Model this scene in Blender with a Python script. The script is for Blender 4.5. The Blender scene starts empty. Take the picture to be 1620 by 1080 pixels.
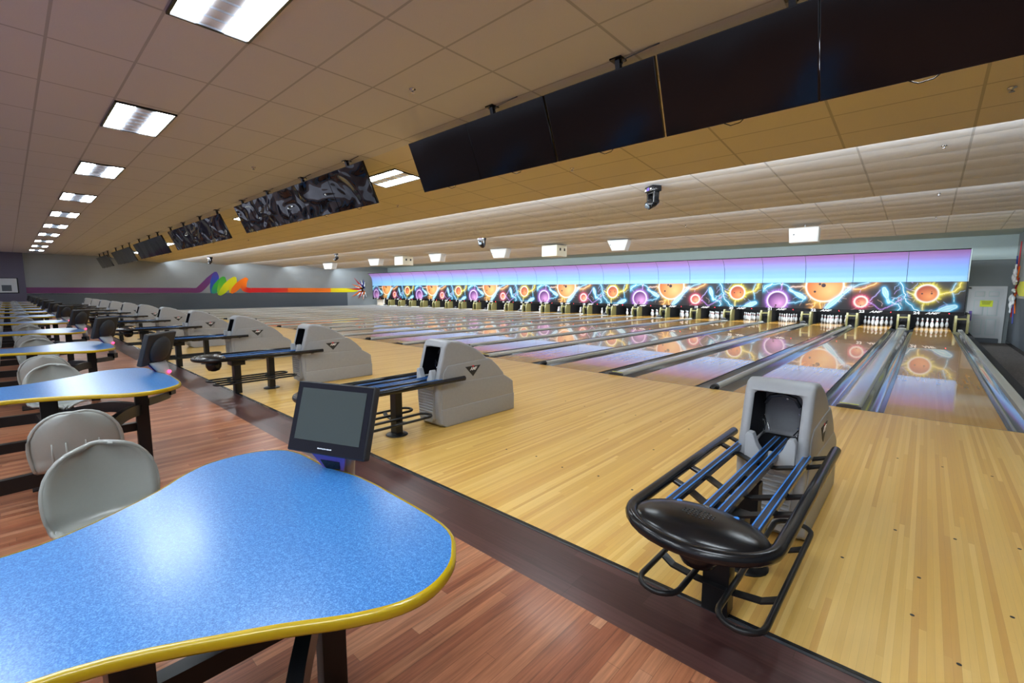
import bpy, bmesh, math, random
import numpy as np
from mathutils import Vector, Matrix
random.seed(7)
sc = bpy.context.scene
C = sc.collection
PI = math.pi

# ---------------------------------------------------------------- camera
cy, sy = math.cos(.7365), math.sin(.7365)
cp, sp = math.cos(-.1135), math.sin(-.1135)
fwd = Vector((-sy*cp, cy*cp, sp)); rgt = Vector((cy, sy, 0)); upv = rgt.cross(fwd)
rl = .0021
r2 = rgt*math.cos(rl)+upv*math.sin(rl); u2 = -rgt*math.sin(rl)+upv*math.cos(rl)
cam = bpy.data.cameras.new('camera'); co = bpy.data.objects.new('camera', cam); C.objects.link(co)
cam.sensor_width = 36; cam.lens = 720.28*36/1620; cam.clip_start = .05; cam.clip_end = 200
co.matrix_world = Matrix(((r2.x, u2.x, -fwd.x, .2846), (r2.y, u2.y, -fwd.y, -7.2552), (r2.z, u2.z, -fwd.z, 1.528), (0, 0, 0, 1)))
sc.camera = co
# ---------------------------------------------------------------- world, exposure
w = bpy.data.worlds.new('world'); sc.world = w; w.use_nodes = True
w.node_tree.nodes['Background'].inputs[0].default_value = (.75, .8, 1, 1)
w.node_tree.nodes['Background'].inputs[1].default_value = .9
sc.view_settings.view_transform = 'Standard'; sc.view_settings.look = 'None'
sc.view_settings.gamma = 1; sc.view_settings.use_curve_mapping = False
sc.view_settings.exposure = 0.0
sc.cycles.max_bounces = 7; sc.cycles.diffuse_bounces = 4; sc.cycles.glossy_bounces = 4
sc.cycles.sample_clamp_indirect = 6; sc.cycles.caustics_reflective = False; sc.cycles.caustics_refractive = False
# layout constants
L = 1.054; WD = .726; TD = .5813; S = WD+TD+2*L          # lane, wide divider, thin divider, pair pitch
XR = L+TD/2; XW = -41.0; XE = 2.75; YB = 19.3; YM = 16.6
ONES = 'zero one two three four five six seven eight nine ten eleven twelve thirteen fourteen fifteen sixteen seventeen eighteen nineteen'.split()
def nw(n): return ONES[n] if n < 20 else 'twenty'+('' if n == 20 else '-'+ONES[n-20])
def lane_x(n):                                             # left edge of lane n (1..24)
    k = (24-n)//2
    return -k*S if n % 2 == 0 else -k*S-WD-L
# ---------------------------------------------------------------- large lights: fluorescent strips behind each ceiling baffle
def area(name, loc, rot, sx, sy_, power, col, spread=180):
    l = bpy.data.lights.new(name, 'AREA'); l.shape = 'RECTANGLE'; l.size = sx; l.size_y = sy_; l.energy = power; l.color = col
    l.spread = math.radians(spread)
    o = bpy.data.objects.new(name, l); C.objects.link(o); o.location = loc; o.rotation_euler = rot; return o
E1, E2, E3, E4 = .4, 4.6, 8.8, 13.2
ZL, ZH = 3.40, 3.68
for i, e in enumerate((E1, E2, E3)):
    area('baffle_strip_light', ((XW+XE)/2, e+.12, ZL+.10), (math.radians(112), 0, 0), 43, .10, 1000, (.86, .93, 1))
area('mask_strip_light', ((XW+XE)/2, E4+.25, 3.42), (math.radians(52), 0, 0), 43, .25, 1000, (.80, .90, 1))
area('pin_deck_light', (-19.2, 16.95, .98), (math.radians(28), 0, 0), 41, .12, 1000, (.85, .93, 1))

# ---------------------------------------------------------------- materials
def mat(name, col, rough=.5, metal=0, spec=.5, emit=None, es=0, coat=0, coat_r=.1):
    m = bpy.data.materials.new(name); m.use_nodes = True
    b = m.node_tree.nodes['Principled BSDF']
    b.inputs['Base Color'].default_value = (*col, 1); b.inputs['Roughness'].default_value = rough
    b.inputs['Metallic'].default_value = metal; b.inputs['Specular IOR Level'].default_value = spec
    if emit: b.inputs['Emission Color'].default_value = (*emit, 1); b.inputs['Emission Strength'].default_value = es
    b.inputs['Coat Weight'].default_value = coat; b.inputs['Coat Roughness'].default_value = coat_r
    return m
class NT:
    def __init__(s, m): s.t = m.node_tree; s.b = s.t.nodes['Principled BSDF']
    def n(s, ty, **kw):
        x = s.t.nodes.new(ty)
        for k, v in kw.items(): setattr(x, k, v)
        return x
    def lk(s, a, b): s.t.links.new(a, b)
    def set(s, sock, v):
        if hasattr(v, 'links') or hasattr(v, 'is_linked'): s.lk(v, sock)
        else: sock.default_value = v
    def math(s, op, a, b=0.0, c=0.0):
        x = s.n('ShaderNodeMath', operation=op)
        for i, v in enumerate((a, b, c)): s.set(x.inputs[i], v)
        return x.outputs[0]
    def mix(s, f, a, b, bt='MIX'):
        x = s.n('ShaderNodeMix', data_type='RGBA', blend_type=bt)
        s.set(x.inputs[0], f)
        for i, v in ((6, a), (7, b)):
            s.set(x.inputs[i], v if hasattr(v, 'is_linked') else (*v, 1))
        return x.outputs[2]
    def pos(s):
        g = s.n('ShaderNodeNewGeometry'); sx = s.n('ShaderNodeSeparateXYZ'); s.lk(g.outputs['Position'], sx.inputs[0]); return g.outputs['Position'], sx.outputs
    def noise(s, vec, scale, detail=3, rough=.5):
        x = s.n('ShaderNodeTexNoise'); s.lk(vec, x.inputs['Vector']); x.inputs['Scale'].default_value = scale; x.inputs['Detail'].default_value = detail; x.inputs['Roughness'].default_value = rough
        return x.outputs[0]
    def scaled(s, vec, sc_):
        x = s.n('ShaderNodeMapping'); s.lk(vec, x.inputs[0]); x.inputs['Scale'].default_value = sc_; return x.outputs[0]
    def ramp(s, f, stops, interp='LINEAR'):
        x = s.n('ShaderNodeValToRGB'); s.lk(f, x.inputs[0]); r = x.color_ramp; r.interpolation = interp
        while len(r.elements) < len(stops): r.elements.new(.5)
        for e, (p, c) in zip(r.elements, stops): e.position = p; e.color = (*c, 1)
        return x.outputs[0]
    def bump(s, h, strength=.2, dist=.01):
        x = s.n('ShaderNodeBump'); s.lk(h, x.inputs['Height']); x.inputs['Strength'].default_value = strength; x.inputs['Distance'].default_value = dist
        s.lk(x.outputs[0], s.b.inputs['Normal']); return x
    def white(s, v):
        x = s.n('ShaderNodeTexWhiteNoise', noise_dimensions='1D'); s.lk(v, x.inputs['W']); return x.outputs['Value']
def boards(name, along, wid, length, stops, rough, coat=0, coat_r=.05, gap=.0, grain=.12, spec=.5, seamcol=None, rv=.12):
    """wood floor boards; along = 0 boards run in x, 1 boards run in y"""
    m = mat(name, (.5, .4, .2), rough, spec=spec, coat=coat, coat_r=coat_r); t = NT(m); vec, p = t.pos()
    a, c = (p[0], p[1]) if along == 0 else (p[1], p[0])
    ci = t.math('DIVIDE', c, wid); row = t.math('FLOOR', ci)
    off = t.math('MULTIPLY', t.white(row), length*3)
    ai = t.math('DIVIDE', t.math('ADD', a, off), length); seg = t.math('FLOOR', ai)
    idv = t.math('ADD', t.math('MULTIPLY', row, 17.31), t.math('MULTIPLY', seg, 5.77))
    r = t.white(idv)
    col = t.ramp(r, stops)
    sv = (2.5, 60, 10) if along == 0 else (60, 2.5, 10)
    g = t.noise(t.scaled(vec, sv), 1.0, 4, .6)
    col = t.mix(t.math('MULTIPLY', t.math('SUBTRACT', g, .5), 1.0), col, (0, 0, 0)) if 0 else t.mix(grain, col, t.ramp(g, [(.3, (.25, .25, .25)), (.7, (1, 1, 1))]), 'MULTIPLY')
    if gap > 0:
        fr = t.math('FRACT', ci); e = t.math('LESS_THAN', fr, gap)
        fr2 = t.math('FRACT', ai); e2 = t.math('LESS_THAN', fr2, gap*wid/length)
        e = t.math('MAXIMUM', e, e2)
        col = t.mix(t.math('MULTIPLY', e, .6), col, seamcol or (.03, .015, .01))
    t.lk(col, t.b.inputs['Base Color'])
    t.lk(t.math('ADD', t.math('MULTIPLY', g, rv), rough-rv/2), t.b.inputs['Roughness'])
    return m
M_appr = boards('approach_maple', 1, .0267, 3.2, [(0, (.60, .32, .066)), (.5, (.70, .42, .095)), (1, (.78, .51, .15))], .34, coat=.22, coat_r=.12, gap=.02, grain=.10, seamcol=(.3, .15, .05))
M_lane = boards('lane_maple', 1, .0267, 3.0, [(0, (.54, .275, .055)), (.5, (.58, .305, .065)), (1, (.62, .335, .08))], .25, coat=.68, coat_r=.012, spec=.08, gap=0, grain=.03, rv=0)
M_lane_deck = boards('lane_deck', 1, .0267, 4.0, [(0, (.34, .165, .025)), (1, (.37, .185, .032))], .25, coat=.7, coat_r=.012, spec=.35, grain=.10)
M_conc = boards('concourse_plank', 1, .058, 1.2, [(0, (.34, .105, .048)), (.35, (.43, .15, .070)), (.7, (.52, .20, .095)), (1, (.62, .28, .15))], .36, spec=.3, coat=.10, coat_r=.15, gap=.03, grain=.70)
M_strip = boards('dark_plank', 0, .115, 1.1, [(0, (.060, .022, .020)), (.5, (.085, .036, .033)), (1, (.12, .052, .046))], .32, spec=.3, coat=.12, coat_r=.15, gap=.025, grain=.5)

def ceiling_mat(name, col, ox, oy, wave=0.0, tx=1.22, ty=.61):
    m = mat(name, col, .9, spec=.2); t = NT(m); vec, p = t.pos()
    fx = t.math('FRACT', t.math('DIVIDE', t.math('SUBTRACT', p[0], ox-100*tx), tx))
    fy = t.math('FRACT', t.math('DIVIDE', t.math('SUBTRACT', p[1], oy-100*ty), ty))
    ex = t.math('LESS_THAN', t.math('ABSOLUTE', t.math('SUBTRACT', fx, .5)), .5-.011)
    ey = t.math('LESS_THAN', t.math('ABSOLUTE', t.math('SUBTRACT', fy, .5)), .5-(.018 if wave == 0 else .008))
    inn = t.math('MULTIPLY', ex, ey)
    n = t.noise(vec, 90, 3, .7)
    base = t.mix(t.math('MULTIPLY', n, .35), col, tuple(c*.6 for c in col))
    cc = t.mix(inn, tuple(c*.62 for c in col), base)
    t.lk(cc, t.b.inputs['Base Color'])
    h = t.math('ADD', t.math('MULTIPLY', inn, .5), t.math('MULTIPLY', n, .15))
    if wave:
        s1 = t.math('SINE', t.math('MULTIPLY', fy, PI)); h = t.math('ADD', h, t.math('MULTIPLY', s1, wave))
        h = t.math('ADD', h, t.math('MULTIPLY', t.noise(t.scaled(vec, (.5, 2.2, 1)), 1.0, 2), wave*1.5))
    t.bump(h, .5, .012)
    return m
M_ceil = ceiling_mat('ceiling_tile', (.57, .57, .61), -3.12, -6.24)
M_ceil2 = ceiling_mat('ceiling_tile_lane', (.69, .70, .70), -.65, E1, wave=.95)
M_ceil1 = ceiling_mat('ceiling_tile_slope', (.64, .58, .47), -3.12, -6.24)

def vcol_mat(name, rough=.4, es=0.0):
    m = mat(name, (1, 1, 1), rough); t = NT(m); a = t.n('ShaderNodeVertexColor'); a.layer_name = 'Col'
    t.lk(a.outputs[0], t.b.inputs['Base Color']); return m
M_paint = vcol_mat('printed_graphic', .35)
M_wall = mat('wall_paint_grey', (.30, .325, .33), .7)
M_walld = mat('wall_paint_slate', (.085, .10, .115), .6)
M_wallp = mat('wall_paint_violet', (.11, .10, .145), .7)
M_walls = mat('wall_paint_teal', (.50, .61, .60), .7)
M_wallb = mat('wall_paint_bulkhead', (.20, .23, .235), .7)
def noisy(m, amt, scale):
    t = NT(m); vec, p = t.pos(); c = tuple(t.b.inputs['Base Color'].default_value)[:3]
    t.lk(t.mix(t.math('MULTIPLY', t.noise(vec, scale, 5, .6), amt), c, tuple(x*.4 for x in c)), t.b.inputs['Base Color']); return m
for m_ in (M_wall, M_walld, M_walls, M_wallb): noisy(m_, .25, 1.5)
M_black = mat('black_plastic', (.006, .006, .007), .22, spec=.4)
M_blackm = noisy(mat('black_powder_metal', (.009, .009, .010), .34, spec=.4), .3, 60)
M_track = mat('track_plastic', (.012, .018, .035), .25)
M_blue = mat('track_glint_button_blue', (.03, .20, .62), .3)  # painted reflections on the ball tracks; also colours the nose buttons
M_hood = noisy(mat('hood_grey', (.345, .355, .37), .42), .25, 30)
M_hood2 = noisy(mat('hood_grey_light', (.42, .44, .46), .4), .2, 30)
M_dark = mat('dark_throat', (.003, .003, .005), .5, spec=.15)
M_chrome = mat('steel', (.6, .6, .62), .2, metal=1)
M_gut = noisy(mat('gutter_grey', (.055, .06, .07), .16, coat=.5, coat_r=.05), .3, 8)
M_cap = noisy(mat('divider_capping', (.46, .46, .42), .24, coat=.4, coat_r=.08), .15, 10)
M_capd = mat('divider_side', (.03, .03, .035), .35)
M_yel = mat('yellow_edge', (.43, .29, .006), .25, coat=.25)
M_yel2 = mat('yellow_mark', (.7, .7, .05), .4)
M_pin = mat('pin_white', (.80, .84, .86), .25, coat=.5)
M_pinred = mat('pin_red', (.6, .03, .03), .3)
M_kick = noisy(mat('kickback_olive', (.17, .155, .055), .5), .5, 6)
M_pitk = mat('pit_black', (.006, .006, .008), .8)
M_white = mat('white_enamel', (.68, .70, .68), .4)
M_cream = mat('cream_enamel', (.72, .70, .55), .4)
M_door = mat('door_white', (.55, .57, .58), .45)
M_sign = mat('sign_yellow', (.75, .85, .03), .5)
M_ink = mat('ink', (.02, .02, .02), .6)
M_purple = mat('purple_paint', (.13, .08, .36), .4)
M_wtxt = mat('white_lettering', (.85, .85, .85), .4)
M_redtri = mat('red_lettering', (.7, .02, .03), .4)
M_led = mat('red_led', (.8, .02, .02), .4, emit=(1, .02, .04), es=25)
M_ledp = mat('pink_led', (.8, .1, .2), .4, emit=(1, .04, .16), es=3.5)
M_lens = mat('fluorescent_lens', (.9, .95, 1), .5, emit=(.83, .93, 1), es=36.0)
M_louv = mat('louvre', (.35, .38, .44), .35, metal=.4)
M_chair = noisy(mat('chair_shell', (.28, .29, .27), .30, coat=.3, coat_r=.12), .12, 60)
M_glass = mat('lens_glass', (.10, .13, .16), .1, coat=1)
M_carpet = mat('alley_carpet', (.02, .018, .017), .95)
t = NT(M_carpet); vec, p = t.pos()
wv = t.n('ShaderNodeTexWave', wave_type='BANDS', bands_direction='Y'); t.lk(vec, wv.inputs[0]); wv.inputs['Scale'].default_value = 4.5; wv.inputs['Distortion'].default_value = 9; wv.inputs['Detail'].default_value = 3
t.lk(t.ramp(wv.outputs[1], [(.45, (.022, .018, .018)), (.6, (.15, .13, .115))]), t.b.inputs['Base Color'])
M_tab = mat('blue_laminate', (.05, .17, .55), .34, spec=.3, coat=.60, coat_r=.22)
t = NT(M_tab); vec, p = t.pos()
n1 = t.noise(vec, 260, 2, .6); n2 = t.noise(vec, 90, 2, .6)
t.lk(t.ramp(t.math('ADD', t.math('MULTIPLY', n1, .65), t.math('MULTIPLY', n2, .35)), [(.36, (.014, .10, .34)), (.5, (.034, .175, .46)), (.64, (.10, .30, .62))]), t.b.inputs['Base Color'])
t.lk(t.math('ADD', .26, t.math('MULTIPLY', n1, .1)), t.b.inputs['Roughness'])
# television glass with faint plastic-film ripples
M_tv = mat('television_glass', (.004, .004, .006), .13, spec=.25)
t = NT(M_tv); vec, p = t.pos(); nb = t.noise(vec, 1.1, 1, .4); t.bump(nb, .18, .10)
M_film = mat('wrinkled_screen_film', (.003, .004, .007), .06, spec=.45, coat=.12, coat_r=.05)
t = NT(M_film); vec, p = t.pos(); wf = t.n('ShaderNodeTexNoise'); t.lk(t.scaled(vec, (.8, .4, 1.5)), wf.inputs['Vector']); wf.inputs['Scale'].default_value = 1.5; wf.inputs['Detail'].default_value = 1.0; wf.inputs['Distortion'].default_value = .8; t.bump(wf.outputs[0], .8, .20)
t.lk(t.b.inputs['Normal'].links[0].from_socket, t.b.inputs['Coat Normal'])
M_mon = mat('monitor_glass', (.045, .056, .050), .10, spec=.35)
M_mback = mat('monitor_back', (.030, .030, .032), .6, spec=.3)
M_monk = mat('monitor_bezel', (.004, .004, .008), .16, spec=.25)

# ---------------------------------------------------------------- mesh helpers
class MB:
    def __init__(s): s.v = []; s.f = []; s.mi = []; s.m = []; s.sm = []
    def slot(s, m):
        if m not in s.m: s.m.append(m)
        return s.m.index(m)
    def add(s, vs, fs, m, smooth=False):
        o = len(s.v); s.v += [tuple(v) for v in vs]; k = s.slot(m)
        for f in fs: s.f.append(tuple(i+o for i in f)); s.mi.append(k); s.sm.append(smooth)
        return s
    def box(s, a, b, m, M=None):
        x0, y0, z0 = a; x1, y1, z1 = b
        vs = [Vector(q) for q in ((x0, y0, z0), (x1, y0, z0), (x1, y1, z0), (x0, y1, z0), (x0, y0, z1), (x1, y0, z1), (x1, y1, z1), (x0, y1, z1))]
        if M: vs = [M @ q for q in vs]
        return s.add(vs, [(0, 3, 2, 1), (4, 5, 6, 7), (0, 1, 5, 4), (1, 2, 6, 5), (2, 3, 7, 6), (3, 0, 4, 7)], m)
    def cbox(s, c, d, m, M=None): return s.box([c[i]-d[i]/2 for i in range(3)], [c[i]+d[i]/2 for i in range(3)], m, M)
    def quad(s, a, b, c, d, m): return s.add([a, b, c, d], [(0, 1, 2, 3)], m)
    def tube(s, pts, r, m, n=10, closed=False, rz=None, cap=True):
        """tube along points; rz: optional second radius (flat bars)"""
        P = [Vector(q) for q in pts]; N = len(P); vs = []; up0 = None
        for i in range(N):
            a = P[i-1] if (i > 0 or closed) else P[i]; b = P[(i+1) % N] if (i < N-1 or closed) else P[i]
            d = (b-a).normalized()
            u = Vector((0, 0, 1)) if abs(d.z) < .95 else (up0 or Vector((0, 1, 0)))
            sd = d.cross(u).normalized(); uu = sd.cross(d).normalized(); up0 = uu
            ra = r[i] if isinstance(r, (list, tuple)) else r
            for k in range(n):
                t_ = 2*PI*(k+.5)/n; c_, s_ = math.cos(t_), math.sin(t_)
                if n == 4: c_, s_ = c_*1.4142, s_*1.4142
                vs.append(P[i]+sd*c_*ra+uu*s_*(rz if rz else ra))
        fs = []
        for i in range(N if closed else N-1):
            for k in range(n):
                j = (i+1) % N
                fs.append((i*n+k, i*n+(k+1) % n, j*n+(k+1) % n, j*n+k))
        if not closed and cap: fs += [tuple(reversed(range(n))), tuple(range((N-1)*n, N*n))]
        return s.add(vs, fs, m, n > 4)
    def lathe(s, prof, m, n=20, M=None, mats=None):
        vs = []; N = len(prof)
        for (r, z) in prof:
            for k in range(n): vs.append(Vector((r*math.cos(2*PI*k/n), r*math.sin(2*PI*k/n), z)))
        if M: vs = [M @ q for q in vs]
        o = len(s.v); s.v += [tuple(q) for q in vs]
        for i in range(N-1):
            kk = s.slot(mats[i] if mats else m)
            for k in range(n): s.f.append((o+i*n+k, o+i*n+(k+1) % n, o+(i+1)*n+(k+1) % n, o+(i+1)*n+k)); s.mi.append(kk); s.sm.append(True)
        kk = s.slot(m)
        s.f.append(tuple(o+q for q in reversed(range(n)))); s.mi.append(kk); s.sm.append(False)
        s.f.append(tuple(o+(N-1)*n+q for q in range(n))); s.mi.append(kk); s.sm.append(False)
        return s
    def prism(s, poly, h0, h1, m, f):
        """poly in 2d, extruded h0..h1; f(u,v,h)->xyz"""
        n = len(poly); vs = [f(u, v, h0) for u, v in poly]+[f(u, v, h1) for u, v in poly]
        return s.add(vs, [tuple(reversed(range(n))), tuple(range(n, 2*n))]+[(i, (i+1) % n, n+(i+1) % n, n+i) for i in range(n)], m)
    def mesh(s, name, fix=True, bevel=0, seg=2, angle=35):
        me = bpy.data.meshes.new(name); me.from_pydata(s.v, [], s.f)
        for q in s.m: me.materials.append(q)
        me.polygons.foreach_set('material_index', s.mi); me.polygons.foreach_set('use_smooth', s.sm)
        bm = bmesh.new(); bm.from_mesh(me)
        if bevel:
            bmesh.ops.remove_doubles(bm, verts=bm.verts, dist=1e-5)
        if fix: bmesh.ops.recalc_face_normals(bm, faces=bm.faces)
        if bevel:
            ed = [e for e in bm.edges if len(e.link_faces) == 2 and e.calc_face_angle(0) > math.radians(angle)]
            bmesh.ops.bevel(bm, geom=ed, offset=bevel, segments=seg, profile=.6, affect='EDGES', clamp_overlap=True)
            for f in bm.faces: f.smooth = True
        bm.to_mesh(me); bm.free()
        if bevel:
            try: me.set_sharp_from_angle(angle=math.radians(40))
            except Exception: pass
        me.update(); return me
    def build(s, name, parent=None, bevel=0, seg=2, fix=True, angle=35):
        o = bpy.data.objects.new(name, s.mesh(name, fix, bevel, seg, angle)); C.objects.link(o)
        if parent: o.parent = parent
        return o
def tag(o, label=None, cat=None, group=None, kind=None):
    if label: o['label'] = label
    if cat: o['category'] = cat
    if group: o['group'] = group
    if kind: o['kind'] = kind
    return o
def empty(name, loc=(0, 0, 0), rz=0):
    o = bpy.data.objects.new(name, None); C.objects.link(o); o.location = loc; o.rotation_euler = (0, 0, rz); o.empty_display_size = .1; return o
def copy_tree(o, parent=None):
    c = o.copy(); C.objects.link(c)
    if parent: c.parent = parent
    for k in kids[o] if o in kids else list(o.children): copy_tree(k, c)
    return c
kids = {}
def struct(o): o['kind'] = 'structure'; return o
def arc(cx, cy_, r, a0, a1, n): return [(cx+r*math.cos(a0+(a1-a0)*i/n), cy_+r*math.sin(a0+(a1-a0)*i/n)) for i in range(n+1)]
def text_mesh(txt, size, m, shear=0, depth=.002, bold=0.0, name='lettering'):
    cu = bpy.data.curves.new('txt', 'FONT'); cu.body = txt; cu.size = size; cu.align_x = 'CENTER'; cu.align_y = 'CENTER'; cu.shear = shear; cu.extrude = depth; cu.offset = bold; cu.resolution_u = 3
    o = bpy.data.objects.new('txt', cu); C.objects.link(o)
    me = bpy.data.meshes.new_from_object(o.evaluated_get(bpy.context.evaluated_depsgraph_get()))
    bpy.data.objects.remove(o); bpy.data.curves.remove(cu)
    me.name = name; me.materials.clear(); me.materials.append(m); return me
def put(me, name, parent, M):
    o = bpy.data.objects.new(name, me); C.objects.link(o); o.parent = parent; o.matrix_local = M; return o
FACE_S = Matrix(((1, 0, 0, 0), (0, 0, -1, 0), (0, 1, 0, 0), (0, 0, 0, 1)))     # text upright, facing -y
def T(x, y, z): return Matrix.Translation((x, y, z))
RZ = lambda a: Matrix.Rotation(a, 4, 'Z'); RX = lambda a: Matrix.Rotation(a, 4, 'X'); RY = lambda a: Matrix.Rotation(a, 4, 'Y')

# ================================================================ setting
YF = -13.0
YA = -5.09; YS = -5.51
struct(MB().box((XW, YF, -.12), (XE, YS, 0), M_conc).build('floor'))
struct(MB().box((XW, YS, -.12), (XE, YA-.012, .0), M_strip).build('floor_strip'))
struct(MB().box((XW, YA-.012, -.12), (XE, YA+.008, .004), M_black).box((XW, YA-.030, -.01), (XE, YA-.013, .003), M_gut).build('trim_1'))
ap = struct(MB().box((XW, YA+.008, -.12), (XE, -.012, 0), M_appr).build('floor_approach'))
b = MB()                                                    # screw holes and foul line
struct(MB().box((XW, -.012, -.12), (XE, .0, .0005), M_capd).build('trim_2'))
b = MB()
for (x, y) in [(-3.3+.35*i, -2.2-.06*(i % 3)) for i in range(9)]+[(-2.6+.33*i, -4.15+.05*(i % 2)) for i in range(10)]+[(.25+.28*i, -3.55+.11*i) for i in range(6)]+[(.2+.3*i, -1.9) for i in range(7)]+[(.35, -4.5), (.7, -4.2), (1.1, -4.4), (.5, -4.75), (-1.2, -1.4), (-.8, -3.0), (-1.55, -3.2)]:
    b.lathe([(.009, .0004), (.009, .0012)], M_ink, 10, T(x, y, 0))
b.build('floor_plug', ap)
struct(MB().box((XW, 0, -.55), (XR+.35, YB, -.20), M_pitk).build('floor_lane_bed'))
struct(MB().box((XR+.06, .0, -.66), (XE, YB, -.56), M_carpet).build('floor_alley'))
struct(MB().box((XR+.19, -.012, -.56), (XE, 0, -.12), M_walld).build('wall_step'))
# walls
w1 = MB().box((XW-.2, -6.45, 1.2), (XW, YB+.2, 4), M_wall).box((XW-.2, -6.45, -.2), (XW, 14.7, 1.22), M_walld).box((XW-.2, 14.7, -.2), (XW, YB+.2, 1.2), M_wall)
struct(w1.build('wall_left'))
struct(MB().box((XW-.2, YF, 0), (XW+.25, -6.45, 3.72), M_wallp).build('wall_left_pier'))
struct(MB().box((XW, YB, -.6), (XE, YB+.2, 2.75), M_wallb).build('wall_back'))
struct(MB().box((XW, YB-.10, 2.75), (XE, YB+.2, 3.75), M_walls).build('wall_back_bulkhead'))
wr = MB().box((XE, YF, -.6), (XE+.2, YB, 1.25), M_walld).box((XE, YF, 1.25), (XE+.2, YB, 4), M_wall)
struct(wr.build('wall_right'))
# ceiling : flat grid, sloping part, then three stepped baffle bays and a flat end
struct(MB().box((XW, YF, 3.70), (XE, -3.0, 3.8), M_ceil).build('ceiling'))
def slab(y0, z0, y1, z1, m, name, riser=None):
    b = MB(); b.prism([(y0, z0), (y1, z1), (y1, z1+.08), (y0, z0+.08)], XW, XE, m, lambda u, v, h: (h, u, v))
    return struct(b.build(name))
slab(-3.0, 3.70, E1, ZL, M_ceil1, 'ceiling_slope')
for a_, b_, nm in ((E1, E2, 'ceiling_bay'), (E2, E3, 'ceiling_bay'), (E3, E4, 'ceiling_bay')):
    slab(a_, ZH, b_, ZL if b_ != E4 else ZL-.02, M_ceil2, nm)
    struct(MB().box((XW, a_, ZL+.015), (XE, a_+.03, ZH+.08), M_white).build('ceiling_riser'))
struct(MB().box((XW, E4, ZL), (XE, E4+.03, 3.72), M_white).build('ceiling_riser'))
struct(MB().box((XW, E4, 3.70), (XE, YB, 3.8), M_walls).build('ceiling_end'))
# skirting along left wall bottom right wall
struct(MB().box((XE-.012, 0, -.56), (XE, YB, -.44), M_black).build('baseboard_right'))
struct(MB().box((XW, -6.4, 0), (XW+.012, -.05, .1), M_black).build('baseboard_left'))

# door at the end of the alley
fr = struct(MB().box((1.53, YB-.05, -.40), (1.62, YB, 1.66), M_door).box((2.52, YB-.07, -.56), (2.62, YB, 1.66), M_door).box((1.53, YB-.05, 1.60), (2.62, YB, 1.70), M_door).box((1.45, YB-.16, -.56), (2.52, YB, -.40), M_walld).build('door_1'))
lf = MB().box((1.62, YB-.04, -.39), (2.52, YB-.0, 1.60), M_door)
for (x0, x1) in ((1.72, 2.02), (2.12, 2.42)):
    for (z0, z1) in ((1.28, 1.50), (.52, 1.16), (-.26, .38)):
        lf.box((x0, YB-.046, z0), (x1, YB-.03, z1), M_walls)
        lf.box((x0+.03, YB-.055, z0+.03), (x1-.03, YB-.03, z1-.03), M_door)
lf.build('door_leaf', fr, bevel=.004)
MB().box((1.615, YB-.062, .30), (1.70, YB-.04, .70), M_purple).build('push_plate', fr)
sg = MB().box((1.90, YB-.068, .88), (2.26, YB-.056, 1.13), M_sign)
for i, z in enumerate((1.085, 1.035, .985)):
    sg.box((1.94+.01*i, YB-.070, z-.008), (2.22-.02*i, YB-.067, z+.010), M_ink)
so = sg.build('notice_sign'); tag(so, 'yellow notice sheet taped on the white panelled door', 'sign')

# ---------------------------------------------------------------- lanes, gutters, dividers, pins
def gutter_prof(x0, w_, n=8):
    return [(x0+w_*i/n, -.012-.075*math.sin(PI*i/n)) for i in range(n+1)]
GW = .235; YE = 17.31
def strip_mesh(prof, y0, y1, m, b, segs=1):
    n = len(prof); vs = [(x, y0, z) for x, z in prof]+[(x, y1, z) for x, z in prof]
    b.add(vs, [(i, i+1, n+i+1, n+i) for i in range(n-1)], m, True)
lane_of = {}
for n in range(1, 25):
    x0 = lane_x(n)
    root = tag(empty('bowling_lane', (x0, 0, 0)), f'polished wooden bowling lane {nw(n)}', 'bowling lane', 'bowling lanes')
    MB().box((0, 0, -.10), (L, 17.2, 0), M_lane).build('lane_surface', root)
    MB().box((0, 17.2, -.10), (L, 19.0, 0), M_lane_deck).build('pin_deck', root)
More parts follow.
